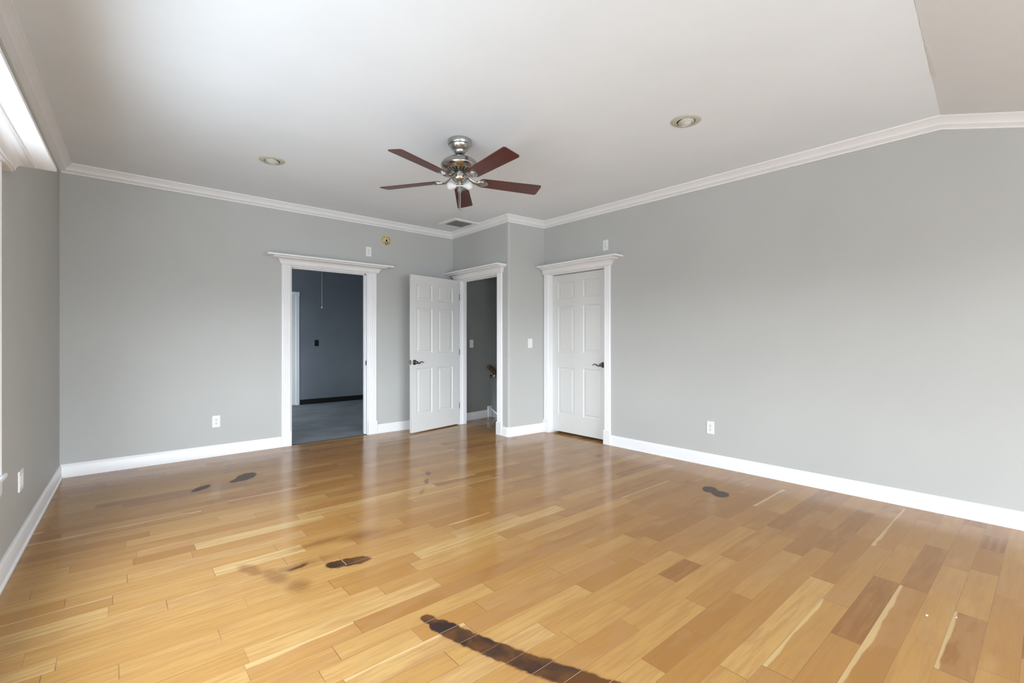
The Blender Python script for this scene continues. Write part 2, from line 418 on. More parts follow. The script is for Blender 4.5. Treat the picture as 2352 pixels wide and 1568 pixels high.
# ------------------------------------------------------------------ ceiling
def build_ceiling():
    bm = bmesh.new()
    x0, x1 = -0.85, 4.6; th = 0.1
    rows = []
    for x in (x0, x1):
        f = fy(x)
        prof = [(5.85, ZC), (f, ZC), (f - DROP, ZK), (YB - 0.15, ZK)]
        rows.append(([bm.verts.new((x, y, z)) for y, z in prof], [bm.verts.new((x, y, z + th)) for y, z in prof]))
    (a0, a1), (b0, b1) = rows
    for k in range(3):
        bm.faces.new((a0[k], a0[k + 1], b0[k + 1], b0[k])); bm.faces.new((a1[k], b1[k], b1[k + 1], a1[k + 1]))
        for lo, hi in ((a0, a1), (b0, b1)): bm.faces.new((lo[k], hi[k], hi[k + 1], lo[k + 1]))
    bm.faces.new((a0[0], b0[0], b1[0], a1[0])); bm.faces.new((a0[3], a1[3], b1[3], b0[3]))
    o = struct(obj('ceiling', bm, M['ceil']), 'white ceiling folding down along one line near the right')
    # cracked joint along the fold and a strip of lifted tape
    cb = bmesh.new(); rg = random.Random(3)
    pts = []
    for i in range(23):
        x = 2.35 + i * 0.041; pts.append((x, fy(x) + rg.uniform(-.002, .002), ZC - 0.0002))
    tube(cb, pts, [0.0006 + 0.0003 * math.sin(i * 1.3) for i in range(23)], 5)
    obj('joint_crack', cb, M['crack'], o)
    tb = bmesh.new()
    P_ = [(3.235, -.001), (3.40, -.002), (3.62, -.001), (3.665, -.002), (3.668, -.017), (3.60, -.020), (3.45, -.017), (3.30, -.015), (3.26, -.012)]
    prism(tb, P_, lambda t, a, b: Vector((a, fy(a) + b, ZC + SLOPE * b + t)), -0.0016, -0.0004)
    obj('joint_tape', tb, M['tape'], o)
build_ceiling()

# ------------------------------------------------------------------ openings
# door_1 on the far wall, door_2 on the stair wall, door_3 on the right wall, window_1 on the left wall, window_2_assumed behind
D1 = (1.645 + .259 - 0.002, 2.571 + .259 + 0.002, 2.062)
D2 = (0.165, 1.075, 2.065)
D3 = (0.078, 0.995, 2.068)
WZ0, WZ1 = 0.56, 2.05
W1 = (2.455, 5.55, WZ0, WZ1)
W2 = (1.25, 4.65, 0.15, 2.05)
wall('wall_left', FL, [W1], 2.9, M['wall'], s0=-0.12, s1=FL.len + .12)
wall('wall_far', FA, [(D1[0], D1[1], 0, D1[2])], 2.86, M['wall'], s0=-0.0, s1=FA.len)
wall('wall_stair', FC, [(D2[0], D2[1], 0, D2[2])], 2.86, M['wall'], s0=-0.12, s1=FC.len - 0.03)
wall('wall_right', FB, [(D3[0], D3[1], 0, D3[2])], 2.86, M['wall'], thick=0.16)
wall('wall_behind', FK, [W2], 2.56, M['wall'])
def return_wall():
    bm = bmesh.new(); r_ = 0.03
    box(bm, r_, FD.len + 0.12, -0.12, 0, 0, 2.86, FD.mtx())
    # rounded corner post
    pr = [(r_, -0.12), (r_, 0.0)]
    for k in range(9):
        a = PI / 2 + PI / 2 * k / 8
        pr.append((r_ + r_ * math.cos(a), -r_ + r_ * math.sin(a)))
    pr.append((0.0, -0.12))
    prism(bm, pr, lambda t, a, b: FD.at(a, b, t), 0, 2.86)
    return struct(obj('wall_return', bm, M['wall'], smooth=35))
return_wall()

# ------------------------------------------------------------------ swept mouldings
def inset_path(pts, off):
    """pts: [(x,y,z)] plan polyline listed so the room is on the LEFT of travel when off>0"""
    out = []
    n = len(pts)
    for i in range(n):
        p = Vector(pts[i][:2])
        d0 = (Vector(pts[i][:2]) - Vector(pts[i - 1][:2])).normalized() if i > 0 else None
        d1 = (Vector(pts[i + 1][:2]) - Vector(pts[i][:2])).normalized() if i < n - 1 else None
        if d0 is None: d0 = d1
        if d1 is None: d1 = d0
        n0 = Vector((-d0.y, d0.x)); n1 = Vector((-d1.y, d1.x))
        mm = (n0 + n1)
        if mm.length < 1e-6: mm = n0
        mm.normalize(); k = 1 / max(0.3, mm.dot(n0))
        q = p + mm * off * k
        out.append((q.x, q.y, pts[i][2]))
    return out
def moulding(name, pts, prof, m, i0, i1, parent=None, smooth=30, label=None):
    """sweep prof [(inset, dz)] between path vertices i0..i1; profile is closed against the wall"""
    bm = bmesh.new()
    cols = [inset_path(pts, a) for a, _ in prof]
    grid = [[bm.verts.new((cols[j][i][0], cols[j][i][1], cols[j][i][2] + prof[j][1])) for j in range(len(prof))] for i in range(i0, i1 + 1)]
    n = len(prof)
    for a, b_ in zip(grid, grid[1:]):
        for j in range(n): bm.faces.new((a[j], a[(j + 1) % n], b_[(j + 1) % n], b_[j]))
    bm.faces.new(grid[0]); bm.faces.new(grid[-1])
    o = obj(name, bm, m, parent, smooth=smooth)
    return struct(o, label) if parent is None else o

def arc(cx, cz, r, a0, a1, n=7):
    return [(cx + r * math.cos(R(a0 + (a1 - a0) * i / n)), cz + r * math.sin(R(a0 + (a1 - a0) * i / n))) for i in range(n + 1)]
# crown: (inset, dz below ceiling)
CROWN = [(0, 0.0), (0.082, 0.0), (0.082, -0.010), (0.076, -0.014), (0.072, -0.016)] + \
        [(0.070 - 0.030 * (i / 7) - 0.006 * math.sin(PI * i / 7), -0.018 - 0.036 * (i / 7) ** 0.9) for i in range(1, 8)] + \
        [(0.034, -0.056), (0.028, -0.062), (0.016, -0.068), (0.012, -0.070), (0.012, -0.080), (0, -0.080)]
# travel clockwise seen from above keeps the room on the right, so go counter-clockwise: left of travel = room
CP = [(PL0[0], PL0[1], ZK), (PB1[0], PB1[1], ZK), (4.41, fy(4.41) - DROP, ZK), (4.41, fy(4.41), ZC), (4.41, 4.35, ZC), (PC1[0], PC1[1], ZC), (PC0[0], PC0[1], ZC), (PL1[0], PL1[1], ZC)]
_g = lambda y: PL1[0] + (PL0[0] - PL1[0]) * (5.69 - y) / (5.69 - YB)
YF = fy(-0.5); LF = (_g(YF), YF, ZC)
CPX = CP + [LF, (_g(YF - DROP), YF - DROP, ZK), (PL0[0], PL0[1], ZK)]
for k, (nm, a, b_) in enumerate((('trim_1', 1, 4), ('trim_2', 4, 5), ('trim_3', 5, 6), ('trim_4', 6, 7), ('trim_5', 7, 10))):
    moulding(nm, CPX, CROWN, M['trim'], a, b_)
# baseboard profile
BASE = [(0, 0.0), (0.022, 0.0), (0.022, 0.010), (0.019, 0.015), (0.014, 0.017), (0.014, 0.088), (0.0125, 0.092), (0.0125, 0.096), (0.009, 0.104), (0.007, 0.108), (0.006, 0.115), (0, 0.115)]
def run(name, fr, s0, s1, pts=None):
    if pts is None:
        a, b_ = fr.at(s0, 0, 0), fr.at(s1, 0, 0); pts = [tuple(a), tuple(b_)]
    # orient so the room is on the left
    return moulding(name, pts, BASE, M['trim'], 0, len(pts) - 1)
def P3(fr, s): v = fr.at(s, 0, 0); return (v.x, v.y, 0.0)
moulding('baseboard_right', [P3(FB, FB.len), P3(FB, 1.072)], BASE, M['trim'], 0, 1)
cr = [P3(FD, FD.len - 0.005)]
rr_ = 0.03
for k in range(9):
    a = PI / 2 + PI / 2 * k / 8
    v = FD.at(rr_ + rr_ * math.cos(a), -rr_ + rr_ * math.sin(a), 0); cr.append((v.x, v.y, 0))
cr.append(P3(FC, 1.185))
moulding('baseboard_return', cr, BASE, M['trim'], 0, len(cr) - 1)
moulding('baseboard_far', [P3(FC, 0.04), P3(FA, FA.len), P3(FA, 2.948)], BASE, M['trim'], 0, 2)
moulding('baseboard_far.001', [P3(FA, 1.803), P3(FA, 0), P3(FL, FL.len)], BASE, M['trim'], 0, 1)
moulding('baseboard_left', [P3(FA, 1.0), P3(FA, 0), P3(FL, FL.len)], BASE, M['trim'], 1, 2)
moulding('baseboard_behind', [P3(FK, FK.len), P3(FK, 0)], BASE, M['trim'], 0, 1)

# ------------------------------------------------------------------ door and window surrounds
def casing_profile(wd):
    """fluted board, (across, out)"""
    p = [(0, 0), (0, 0.012), (0.006, 0.018), (wd * 0.14, 0.020)]
    for c in (0.27, 0.5, 0.73):
        h = 0.055
        p += [(wd * (c - h - 0.02), 0.020), (wd * (c - h * 0.6), 0.014), (wd * c, 0.012), (wd * (c + h * 0.6), 0.014), (wd * (c + h + 0.02), 0.020)]
    p += [(wd * 0.86, 0.020), (wd - 0.006, 0.018), (wd, 0.012), (wd, 0)]
    return p
def casing(fr, sa, sb, z0, z1, parent, plinth=True):
    wd = sb - sa
    bm = bmesh.new(); zp = z0 + (0.165 if plinth else 0)
    prism(bm, casing_profile(wd), lambda t, a, b: fr.at(sa + a, b, t), zp, z1)
    o = obj('casing', bm, M['trim'], parent, smooth=50)
    if plinth:
        pb = bmesh.new(); box(pb, sa - 0.004, sb + 0.004, 0, 0.027, z0, zp, fr.mtx(), bevel=0.003)
        obj('plinth_block', pb, M['trim'], parent)
    return o
def header(fr, sa, sb, zb, parent, oa=0.17, ob=0.17, ca=0.105, cb_=0.105, out=0.157):
    """crown shelf over the casings from sa to sb; oa/ob slab overhang at each end"""
    bm = bmesh.new(); za = zb + 0.080; zt = za + 0.020
    # moulding section: (overhang at ends, projection, z)
    sec = [(0.004, 0.022, zb), (0.012, 0.034, zb + 0.002), (0.012, 0.034, zb + 0.012), (0.020, 0.040, zb + 0.014)]
    for i in range(9):
        s = i / 8; sec.append((0.022 + 0.066 * (1 - math.cos(s * PI / 2)) , 0.042 + 0.048 * (1 - math.cos(s * PI / 2)), zb + 0.016 + 0.050 * math.sin(s * PI / 2)))
    sec += [(0.094, 0.096, zb + 0.068), (0.100, 0.103, zb + 0.072), (0.105, 0.105, za)]
    ka = ca / 0.105; kb = cb_ / 0.105
    rows = []
    for ov, pr, z in sec:
        rows.append([bm.verts.new(fr.at(sa - ov * ka, 0, z)), bm.verts.new(fr.at(sa - ov * ka, pr, z)), bm.verts.new(fr.at(sb + ov * kb, pr, z)), bm.verts.new(fr.at(sb + ov * kb, 0, z))])
    for a, b_ in zip(rows, rows[1:]):
        for j in range(3): bm.faces.new((a[j], a[j + 1], b_[j + 1], b_[j]))
        bm.faces.new((a[3], a[0], b_[0], b_[3]))
    bm.faces.new(rows[0]); bm.faces.new(rows[-1])
    obj('header_moulding', bm, M['trim'], parent, smooth=25)
    sb_ = bmesh.new(); box(sb_, sa - oa, sb + ob, 0, out, za, zt, fr.mtx(), bevel=0.003)
    obj('header_shelf', sb_, M['trim'], parent)
def jamb(fr, sa, sb, zt, depth, parent, th=0.018, stop=0.0):
    bm = bmesh.new(); m_ = fr.mtx()
    box(bm, sa, sa + th, -depth, 0.001, 0, zt - th, m_); box(bm, sb - th, sb, -depth, 0.001, 0, zt - th, m_)
    box(bm, sa, sb, -depth, 0.001, zt - th, zt, m_)
    if stop:
        box(bm, sa + th, sa + th + 0.012, -stop - 0.035, -stop, 0, zt - th, m_); box(bm, sb - th - 0.012, sb - th, -stop - 0.035, -stop, 0, zt - th, m_)
        box(bm, sa + th, sb - th, -stop - 0.035, -stop, zt - th - 0.012, zt - th, m_)
    obj('jamb', bm, M['trim'], parent)

def leaf_bm(wd, ht, th=0.035, xs=None):
    """six raised panels cut into both faces; local x 0..wd, y -th..0, z 0..ht; faces built as a stepped grid"""
    bm = bmesh.new()
    xs = xs or [(0.112, wd / 2 - 0.052), (wd / 2 + 0.052, wd - 0.112)]
    zs = [(0.225, 0.825), (1.02, 1.61), (1.71, 1.92)]
    pan = [(a, b_, c, d) for a, b_ in xs for c, d in zs]
    X = sorted(set([0, wd] + [q for a in xs for q in a])); Z = sorted(set([0, ht] + [q for a in zs for q in a]))
    for side, y0 in ((1, 0.0), (-1, -th)):
        for a, b_ in zip(X, X[1:]):
            for c, d in zip(Z, Z[1:]):
                if any(abs(a - p[0]) < 1e-6 and abs(c - p[2]) < 1e-6 for p in pan):
                    rings = []
                    for ins, dp in ((0, 0), (0.006, 0.007), (0.013, 0.009), (0.020, 0.009), (0.042, 0.002), (0.044, 0.002)):
                        y = y0 - side * dp
                        rings.append([bm.verts.new(q) for q in ((a + ins, y, c + ins), (b_ - ins, y, c + ins), (b_ - ins, y, d - ins), (a + ins, y, d - ins))])
                    for r0, r1 in zip(rings, rings[1:]):
                        for j in range(4): bm.faces.new((r0[j], r0[(j + 1) % 4], r1[(j + 1) % 4], r1[j]))
                    bm.faces.new(rings[-1])
                else:
                    bm.faces.new([bm.verts.new(q) for q in ((a, y0, c), (b_, y0, c), (b_, y0, d), (a, y0, d))])
    for q in (((0, 0, 0), (0, -th, 0), (0, -th, ht), (0, 0, ht)), ((wd, 0, 0), (wd, -th, 0), (wd, -th, ht), (wd, 0, ht)),
              ((0, 0, 0), (wd, 0, 0), (wd, -th, 0), (0, -th, 0)), ((0, 0, ht), (wd, 0, ht), (wd, -th, ht), (0, -th, ht))):
        bm.faces.new([bm.verts.new(p) for p in q])
    bmesh.ops.remove_doubles(bm, verts=bm.verts, dist=1e-5)
    return bm
def lever(parent, x, y, z, out, direction):
    """wave lever; out = +1/-1 side of the leaf, direction = +1/-1 along x"""
    h = bmesh.new()
    rotm = Matrix.Translation((x, y, z)) @ Matrix.Rotation(-out * PI / 2, 4, 'X')
    lathe(h, [(0, 0), (0.033, 0), (0.034, 0.004), (0.031, 0.009), (0.024, 0.012), (0.014, 0.014), (0.012, 0.03), (0.016, 0.034), (0.020, 0.040), (0.019, 0.050), (0.012, 0.056), (0, 0.058)], 28, rotm)
    yy = y + out * 0.047
    pts = smooth_pts([(x, yy, z), (x + direction * 0.025, yy, z - 0.012), (x + direction * 0.05, yy, z - 0.010), (x + direction * 0.078, yy, z + 0.006), (x + direction * 0.10, yy, z + 0.004), (x + direction * 0.118, yy, z - 0.008)], 5)
    n = len(pts); tube(h, pts, [0.011 - 0.006 * i / n for i in range(n)], 10, flat=0.8)
    return obj('door_handle', h, M['pewter'], parent, smooth=60)
def hinge(parent, x, y, z):
    h = bmesh.new()
    lathe(h, [(0, -0.042), (0.0045, -0.042), (0.0045, 0.042), (0, 0.042)], 12, Matrix.Translation((x, y, z)))
    return obj('hinge', h, M['pewter'], parent)

# door_1: cased opening to the slate room (door swung away out of sight)
d1 = struct(empty('door_1', (2.1, 5.69, 0)), 'white fluted door surround opening onto the dark slate room')
def rel(e):
    """parent existing world-space meshes to e without moving them"""
    for ch in [c for c in C.objects if c.parent == e]:
        ch.matrix_parent_inverse = Matrix.Translation(e.location).inverted() if e.rotation_euler[2] == 0 else e.matrix_world.inverted()
casing(FA, 1.803, 1.904, 0, 2.066, d1); casing(FA, 2.830, 2.948, 0, 2.066, d1)
header(FA, 1.803, 2.948, 2.062, d1, oa=0.175, ob=0.17)
jamb(FA, D1[0], D1[1], D1[2], 0.12, d1, th=0.013, stop=0.05)
sp_ = bmesh.new(); box(sp_, D1[1] - 0.0195, D1[1] - 0.018, -0.034, -0.012, 0.885, 0.945, FA.mtx()); obj('strike_plate', sp_, M['pewter'], d1)
th_ = bmesh.new(); box(th_, D1[0] + .018, D1[1] - .018, -0.020, 0.002, 0.0, 0.0035, FA.mtx()); obj('threshold_edge', th_, M['slot'], d1)
rel(d1)

# door_2: doorway to the stairs with its open six panel leaf
d2 = struct(empty('door_2', (3.86, 5.05, 0)), 'white six panel door standing open at the stair landing')
casing(FC, 0.082, 0.165, 0, 2.066, d2); casing(FC, 1.072, 1.172, 0, 2.066, d2)
header(FC, 0.095, 1.172, 2.062, d2, oa=0.09, ob=0.085, ca=0.08, cb_=0.08)
jamb(FC, D2[0], D2[1], D2[2], 0.12, d2, stop=0.05)
sp_ = bmesh.new(); box(sp_, D2[1] - 0.0195, D2[1] - 0.018, -0.034, -0.012, 0.885, 0.945, FC.mtx()); obj('strike_plate', sp_, M['nickel'], d2)
rel(d2)
hx, hy = FC.at(0.185, 0.008, 0)[:2]
ang = math.atan2(5.335 - hy, 2.975 - hx)
lf = obj('door_leaf', leaf_bm(0.872, 2.035, xs=[(0.132, 0.408), (0.515, 0.788)]), M['door'], d2)
lf.location = (hx - 3.86, hy - 5.05, 0.014); lf.rotation_euler = (0, 0, ang)
# in leaf space +x runs to the free edge; the camera sees the +y side
lever(lf, 0.826, 0.0, 0.905, 1, -1); lever(lf, 0.826, -0.035, 0.905, -1, -1)
lp = bmesh.new(); box(lp, 0.872, 0.8735, -0.030, -0.005, 0.875, 0.935); obj('latch_plate', lp, M['pewter'], lf)
lb = bmesh.new(); box(lb, 0.8735, 0.883, -0.023, -0.012, 0.895, 0.915, bevel=0.002); obj('latch_bolt', lb, M['nickel'], lf)
for z in (0.26, 1.02, 1.80): hinge(lf, -0.004, 0.004, z)

# door_3: closed closet door on the right wall
d3 = struct(empty('door_3', (4.41, 3.8, 0)), 'closed white six panel closet door on the right wall')
casing(FB, 0.004, 0.087, 0, 2.066, d3); casing(FB, 0.986, 1.072, 0, 2.066, d3)
header(FB, 0.008, 1.072, 2.062, d3, oa=0.0, ob=0.17, ca=0.0)
jamb(FB, D3[0], D3[1], D3[2], 0.16, d3, stop=0.135)
rel(d3)
lf3 = obj('door_leaf', leaf_bm(0.875, 2.015, xs=[(0.092, 0.366), (0.510, 0.782)]), M['door'], d3)
p3 = FB.at(0.099, -0.098, 0)
lf3.location = (p3.x - 4.41, p3.y - 3.8, 0.028); lf3.rotation_euler = (0, 0, -PI / 2)
# leaf local x -> -y world, local +y -> +x world; room side is y = -th
lever(lf3, 0.815, -0.035, 0.885, -1, -1)
bk = bmesh.new(); box(bk, 4.60, 4.62, 3.2, 4.4, 0.0, 2.2)
box(bk, 4.41 + .16, 4.62, 4.38, 4.40, 0, 2.2); box(bk, 4.41 + .16, 4.62, 3.2, 3.22, 0, 2.2)
struct(obj('wall_closet', bk, M['hall']))

# window_1 on the left wall, its near end runs past the frame
def window(name, fr, W_, loc, shelf, label):
    e = struct(empty(name, loc), label)
    s0, s1, z0, z1 = W_
    m_ = fr.mtx(); fb = bmesh.new()
    for a, b_, c, d in ((s0, s1, z1 - 0.05, z1), (s0, s1, z0, z0 + 0.05), (s0, s0 + 0.05, z0, z1), (s1 - 0.05, s1, z0, z1)):
        box(fb, a, b_, -0.12, -0.0, c, d, m_)
    obj('window_frame', fb, M['trim'], e)
    n = 3; wd = (s1 - s0 - 0.1) / n
    for i in range(n):
        a = s0 + 0.05 + i * wd; b_ = a + wd; sh = bmesh.new()
        for q in ((a, b_, z1 - 0.10, z1 - 0.05), (a, b_, z0 + 0.05, z0 + 0.11), (a, a + 0.045, z0 + 0.05, z1 - 0.05), (b_ - 0.045, b_, z0 + 0.05, z1 - 0.05), (a, b_, (z0 + z1) / 2 - 0.02, (z0 + z1) / 2 + 0.02)):
            box(sh, q[0], q[1], -0.09, -0.05, q[2], q[3], m_)
        so = obj('sash', sh, M['trim'], e)
        gb = bmesh.new(); box(gb, a + 0.04, b_ - 0.04, -0.072, -0.068, z0 + 0.1, z1 - 0.09, m_)
        obj('pane', gb, M['pane'], so)
    casing(fr, s0 - 0.085, s0, z0, z1 + 0.015, e, plinth=False); casing(fr, s1, s1 + 0.085, z0, z1 + 0.015, e, plinth=False)
    if shelf: header(fr, s0 - 0.215, s1 + 0.215, 2.062, e, oa=0.18, ob=0.18, ca=0.15, cb_=0.15, out=0.180)
    else:
        hb = bmesh.new(); box(hb, s0 - 0.085, s1 + 0.085, 0, 0.02, z1, z1 + 0.085, m_, bevel=0.003); obj('head_casing', hb, M['trim'], e)
    st = bmesh.new(); box(st, s0 - 0.115, s1 + 0.115, -0.10, 0.034, z0 - 0.022, z0 + 0.002, m_, bevel=0.008); obj('stool', st, M['trim'], e)
    ap = bmesh.new(); prism(ap, [(0, z0 - 0.11), (0.014, z0 - 0.105), (0.018, z0 - 0.09), (0.018, z0 - 0.04), (0.028, z0 - 0.025), (0, z0 - 0.025)], lambda t, a, b: fr.at(t, a, b), s0 - 0.095, s1 + 0.095)
    obj('apron', ap, M['trim'], e)
    for ch in [c for c in C.objects if c.parent == e]: ch.matrix_parent_inverse = Matrix.Translation(e.location).inverted()
M['pane'] = bpy.data.materials.new('clear_pane'); M['pane'].use_nodes = True
_t = NT(M['pane']); _t.n.remove(_t.n['Principled BSDF'])
_tr = _t.new('ShaderNodeBsdfTransparent'); _gl = _t.new('ShaderNodeBsdfGlossy'); _gl.inputs['Roughness'].default_value = 0.02
_mx = _t.new('ShaderNodeMixShader'); _mx.inputs[0].default_value = 0.06
_t.l.new(_tr.outputs[0], _mx.inputs[1]); _t.l.new(_gl.outputs[0], _mx.inputs[2]); _t.l.new(_mx.outputs[0], _t.n['Material Output'].inputs['Surface'])
window('window_1', FL, W1, (-0.45, 1.8, 0.53), True, 'white window surround with deep crown shelf at the left edge')
window('window_2_assumed', FK, W2, (1.46, YB, 0.15), False, 'unseen wide window assumed behind the camera for its light')  # assumed and out of view, sized to light the room from behind
# ------------------------------------------------------------------ slate room beyond door_1
def slab(name, x0, x1, y0, y1, z0, z1, m, label=None):
    bm = bmesh.new(); box(bm, x0, x1, y0, y1, z0, z1); return struct(obj(name, bm, m), label)
slab('floor_slate_room', 0.55, 3.93, 5.712, 9.2, -0.02, 0.0045, M['slatefl'], 'blue grey floor of the slate room')
slab('floor_slate_room_side', 3.93, 5.25, 6.15, 9.2, -0.02, 0.0045, M['slatefl'])
slab('wall_slate_far', 0.5, 5.3, 9.10, 9.2, 0, 2.76, M['slate'], 'glossy slate blue wall seen through the open doorway')
FSL = Frame((0.55, 9.2), (0.55, 5.81), (3, 7))
W3 = (0.85, 2.45, 0.7, 2.3)
wall('wall_slate_left', FSL, [W3], 2.76, M['slate'], thick=0.1)
slab('wall_slate_right', 5.2, 5.3, 6.2, 9.2, 0, 2.76, M['slate'])
slab('ceiling_slate_room', 0.45, 5.3, 5.82, 9.2, 2.76, 2.86, M['hall'])
bm = bmesh.new(); box(bm, 2.785, 5.2, 9.082, 9.10, 0.004, 0.098, bevel=0.002); struct(obj('baseboard_slate', bm, M['black']), 'black baseboard along the slate wall')
window('window_3_added', FSL, W3, (0.5, 7.55, 0.7), False, 'unseen window added to light the slate room')  # added out of view so that daylight brightens the slate room
d4 = struct(empty('door_4', (2.4, 9.10, 0)), 'pale door and casing in the slate room')
FS = Frame((0.5, 9.10), (5.3, 9.10), (2, 7))
def lcl(s): return s - 0.5
for a, b_ in ((2.715, 2.782), (1.80, 1.867)):
    cb = bmesh.new(); prism(cb, [(0, 0), (0, .016), (.008, .018), (.03, .014), (.058, .012), (.067, .008), (.067, 0)] if a > 2 else [(0, 0), (0, .008), (.01, .012), (.04, .014), (.058, .018), (.067, .016), (.067, 0)],
                              lambda t, p, q: FS.at(lcl(a) + p, q, t), 0.004, 2.09)
    obj('casing', cb, M['trim'], d4)
cb = bmesh.new(); box(cb, lcl(1.80), lcl(2.782), 0, 0.017, 2.025, 2.09, FS.mtx()); obj('head_casing', cb, M['trim'], d4)
lb4 = leaf_bm(0.845, 2.01); lf4 = obj('door_leaf', lb4, M['door'], d4)
for ch in [c for c in C.objects if c.parent == d4 and c != lf4]: ch.matrix_parent_inverse = Matrix.Translation(d4.location).inverted()
lf4.location = (1.869 - 2.4, -0.001, 0.012); lf4.rotation_euler = (0, 0, 0); lf4.scale = (1, 0.2, 1)

# ------------------------------------------------------------------ stair hall beyond door_2
HD = Vector((0.9747, 0.2236, 0))
FH = Frame((3.96, 5.675), (3.96 + 3.0, 5.675 + 3.0 * 0.12), (4.5, 5.0))
wall('wall_hall', FH, [], 2.76, M['hall'], z0=-1.5, s0=-0.0, label='dark grey hall wall beside the stairs')
slab('wall_hall_near', 4.60, 7.0, 4.40, 4.50, -1.5, 2.76, M['hall'])
slab('wall_hall_end', 7.0, 7.1, 4.4, 6.2, -1.5, 2.76, M['hall'])
slab('ceiling_hall', 3.98, 7.1, 4.4, 6.15, 2.76, 2.86, M['hall'])
HB = [(0, 0.0), (0.016, 0.0), (0.016, 0.085), (0.010, 0.098), (0.006, 0.112), (0, 0.115)]
moulding('baseboard_hall', [P3(FH, 0.605), P3(FH, 0.0)], HB, M['trim'], 0, 1)
bm = bmesh.new(); box(bm, 0.605, 0.675, 0, 0.026, 0, 0.172, FH.mtx(), bevel=0.002); struct(obj('baseboard_hall_block', bm, M['trim']))
bm = bmesh.new()
sk = [(0.675, -0.30), (0.675, 0.135), (3.0, 0.135 - 0.75 * 2.325), (3.0, -0.30 - 0.75 * 2.325)]
prism(bm, sk, lambda t, a, b: FH.at(a, t, b), 0, 0.014); struct(obj('trim_stair_board', bm, M['hall']))
bm = bmesh.new()
sk2 = [(0.675, 0.115), (0.675, 0.137), (3.0, 0.137 - 0.75 * 2.325), (3.0, 0.115 - 0.75 * 2.325)]
prism(bm, sk2, lambda t, a, b: FH.at(a, t, b), 0.0142, 0.024)
struct(obj('trim_stair_skirt', bm, M['trim']))
for i in range(7):
    pass
st = empty('staircase', (4.6, 5.1, 0)); st['kind'] = 'structure'
for i in range(8):
    bm = bmesh.new(); x = 4.62 + 0.253 * i; z = -0.19 * (i + 1)
    box(bm, x - 4.6, x + 0.253 - 4.6, 4.52 - 5.1, 5.66 + 0.12 * (x - 3.96) - 5.1 - 0.02, z - 0.19, z, bevel=0.004); obj('tread', bm, M['rail'], st)
# handrail with bracket
hr = empty('handrail', (4.55, 5.7, 0.76))
tag(hr, 'short orange wooden handrail sloping down the dark stair wall', 'handrail')
a0 = FH.at(0.555, 0.075, 0.80); d_ = (FH.d + Vector((0, 0, -0.75))).normalized()
bm = bmesh.new()
side = FH.n; upv = side.cross(d_); upv = upv if upv.z > 0 else -upv
def raily(t, a, b): return a0 + d_ * t + side * a + upv * b
prism(bm, [(-0.022, -0.030), (0.022, -0.030), (0.030, -0.010), (0.030, 0.014), (0.018, 0.030), (-0.018, 0.030), (-0.030, 0.014), (-0.030, -0.010)], raily, 0, 2.4)
o = obj('rail', bm, M['rail'], hr); o.matrix_parent_inverse = Matrix.Translation(hr.location).inverted()
for t in (0.20, 1.9):
    bm = bmesh.new()
    q = a0 + d_ * t - upv * 0.03; wpt = q - side * 0.075 - upv * 0.03
    tube(bm, smooth_pts([wpt + side * 0.002, wpt + side * 0.05 + Vector((0, 0, -0.01)), q + side * 0.0], 4), 0.006, 8)
    lathe(bm, [(0, 0), (0.026, 0), (0.024, 0.006), (0.008, 0.008), (0, 0.008)], 20, Matrix.Translation(wpt) @ side.to_track_quat('Z', 'Y').to_matrix().to_4x4())
    o = obj('bracket', bm, M['nickel'], hr, smooth=50); o.matrix_parent_inverse = Matrix.Translation(hr.location).inverted()

# ------------------------------------------------------------------ outlets, switches, plates
def on_wall(name, fr, s, z, label, cat, group=None):
    o = bpy.data.objects.new(name, None); C.objects.link(o); o.empty_display_size = 0.05
    n = fr.n; xr = Vector((0, 0, 1)).cross(n)   # local: x right, y = out of wall... keep right-handed
    m_ = Matrix(((xr.x, n.x, 0, 0), (xr.y, n.y, 0, 0), (0, 0, 1, 0), (0, 0, 0, 1)))
    m_ = Matrix(((-xr.x, n.x, 0, 0), (-xr.y, n.y, 0, 0), (0, 0, 1, 0), (0, 0, 0, 1)))
    p = fr.at(s, 0, z); m_.translation = p
    o.matrix_world = m_; o.location = p; o.rotation_euler = m_.to_euler()
    tag(o, label, cat, group); return o
def outlet(fr, s, z, label):
    e = on_wall('wall_outlet', fr, s, z, label, 'outlet')
    bm = bmesh.new(); box(bm, -0.036, 0.036, 0, 0.005, -0.060, 0.060, bevel=0.0022); obj('cover_plate', bm, M['plastic'], e)
    for zz in (-0.0195, 0.0195):
        b2 = bmesh.new()
        pr = [(0.0165 * math.cos(a) * 1.05, max(-0.0125, min(0.0125, 0.0165 * math.sin(a))) ) for a in [2 * PI * k / 24 for k in range(24)]]
        prism(b2, pr, lambda t, a, b: Vector((a, t, zz + b)), 0.0052, 0.0072)
        r_ = obj('receptacle', b2, M['plastic'], e)
        b3 = bmesh.new()
        box(b3, -0.0075, -0.0045, 0.0073, 0.0076, zz - 0.0015, zz + 0.0075); box(b3, 0.0045, 0.0075, 0.0073, 0.0076, zz - 0.0005, zz + 0.0075)
        lathe(b3, [(0, 0), (0.0032, 0), (0.0032, 0.0004), (0, 0.0004)], 12, Matrix.Translation((0, 0.0073, zz - 0.0070)) @ Matrix.Rotation(-PI / 2, 4, 'X'))
        obj('slots', b3, M['slot'], r_)
    b4 = bmesh.new(); lathe(b4, [(0, 0), (0.003, 0), (0.0025, 0.0012), (0, 0.0014)], 12, Matrix.Translation((0, 0.0051, 0)) @ Matrix.Rotation(-PI / 2, 4, 'X')); obj('screw', b4, M['nickel'], e)
    return e
outlet(FA, 0.914 + .259, 0.360, 'white duplex outlet low on the far wall left of the open doorway')
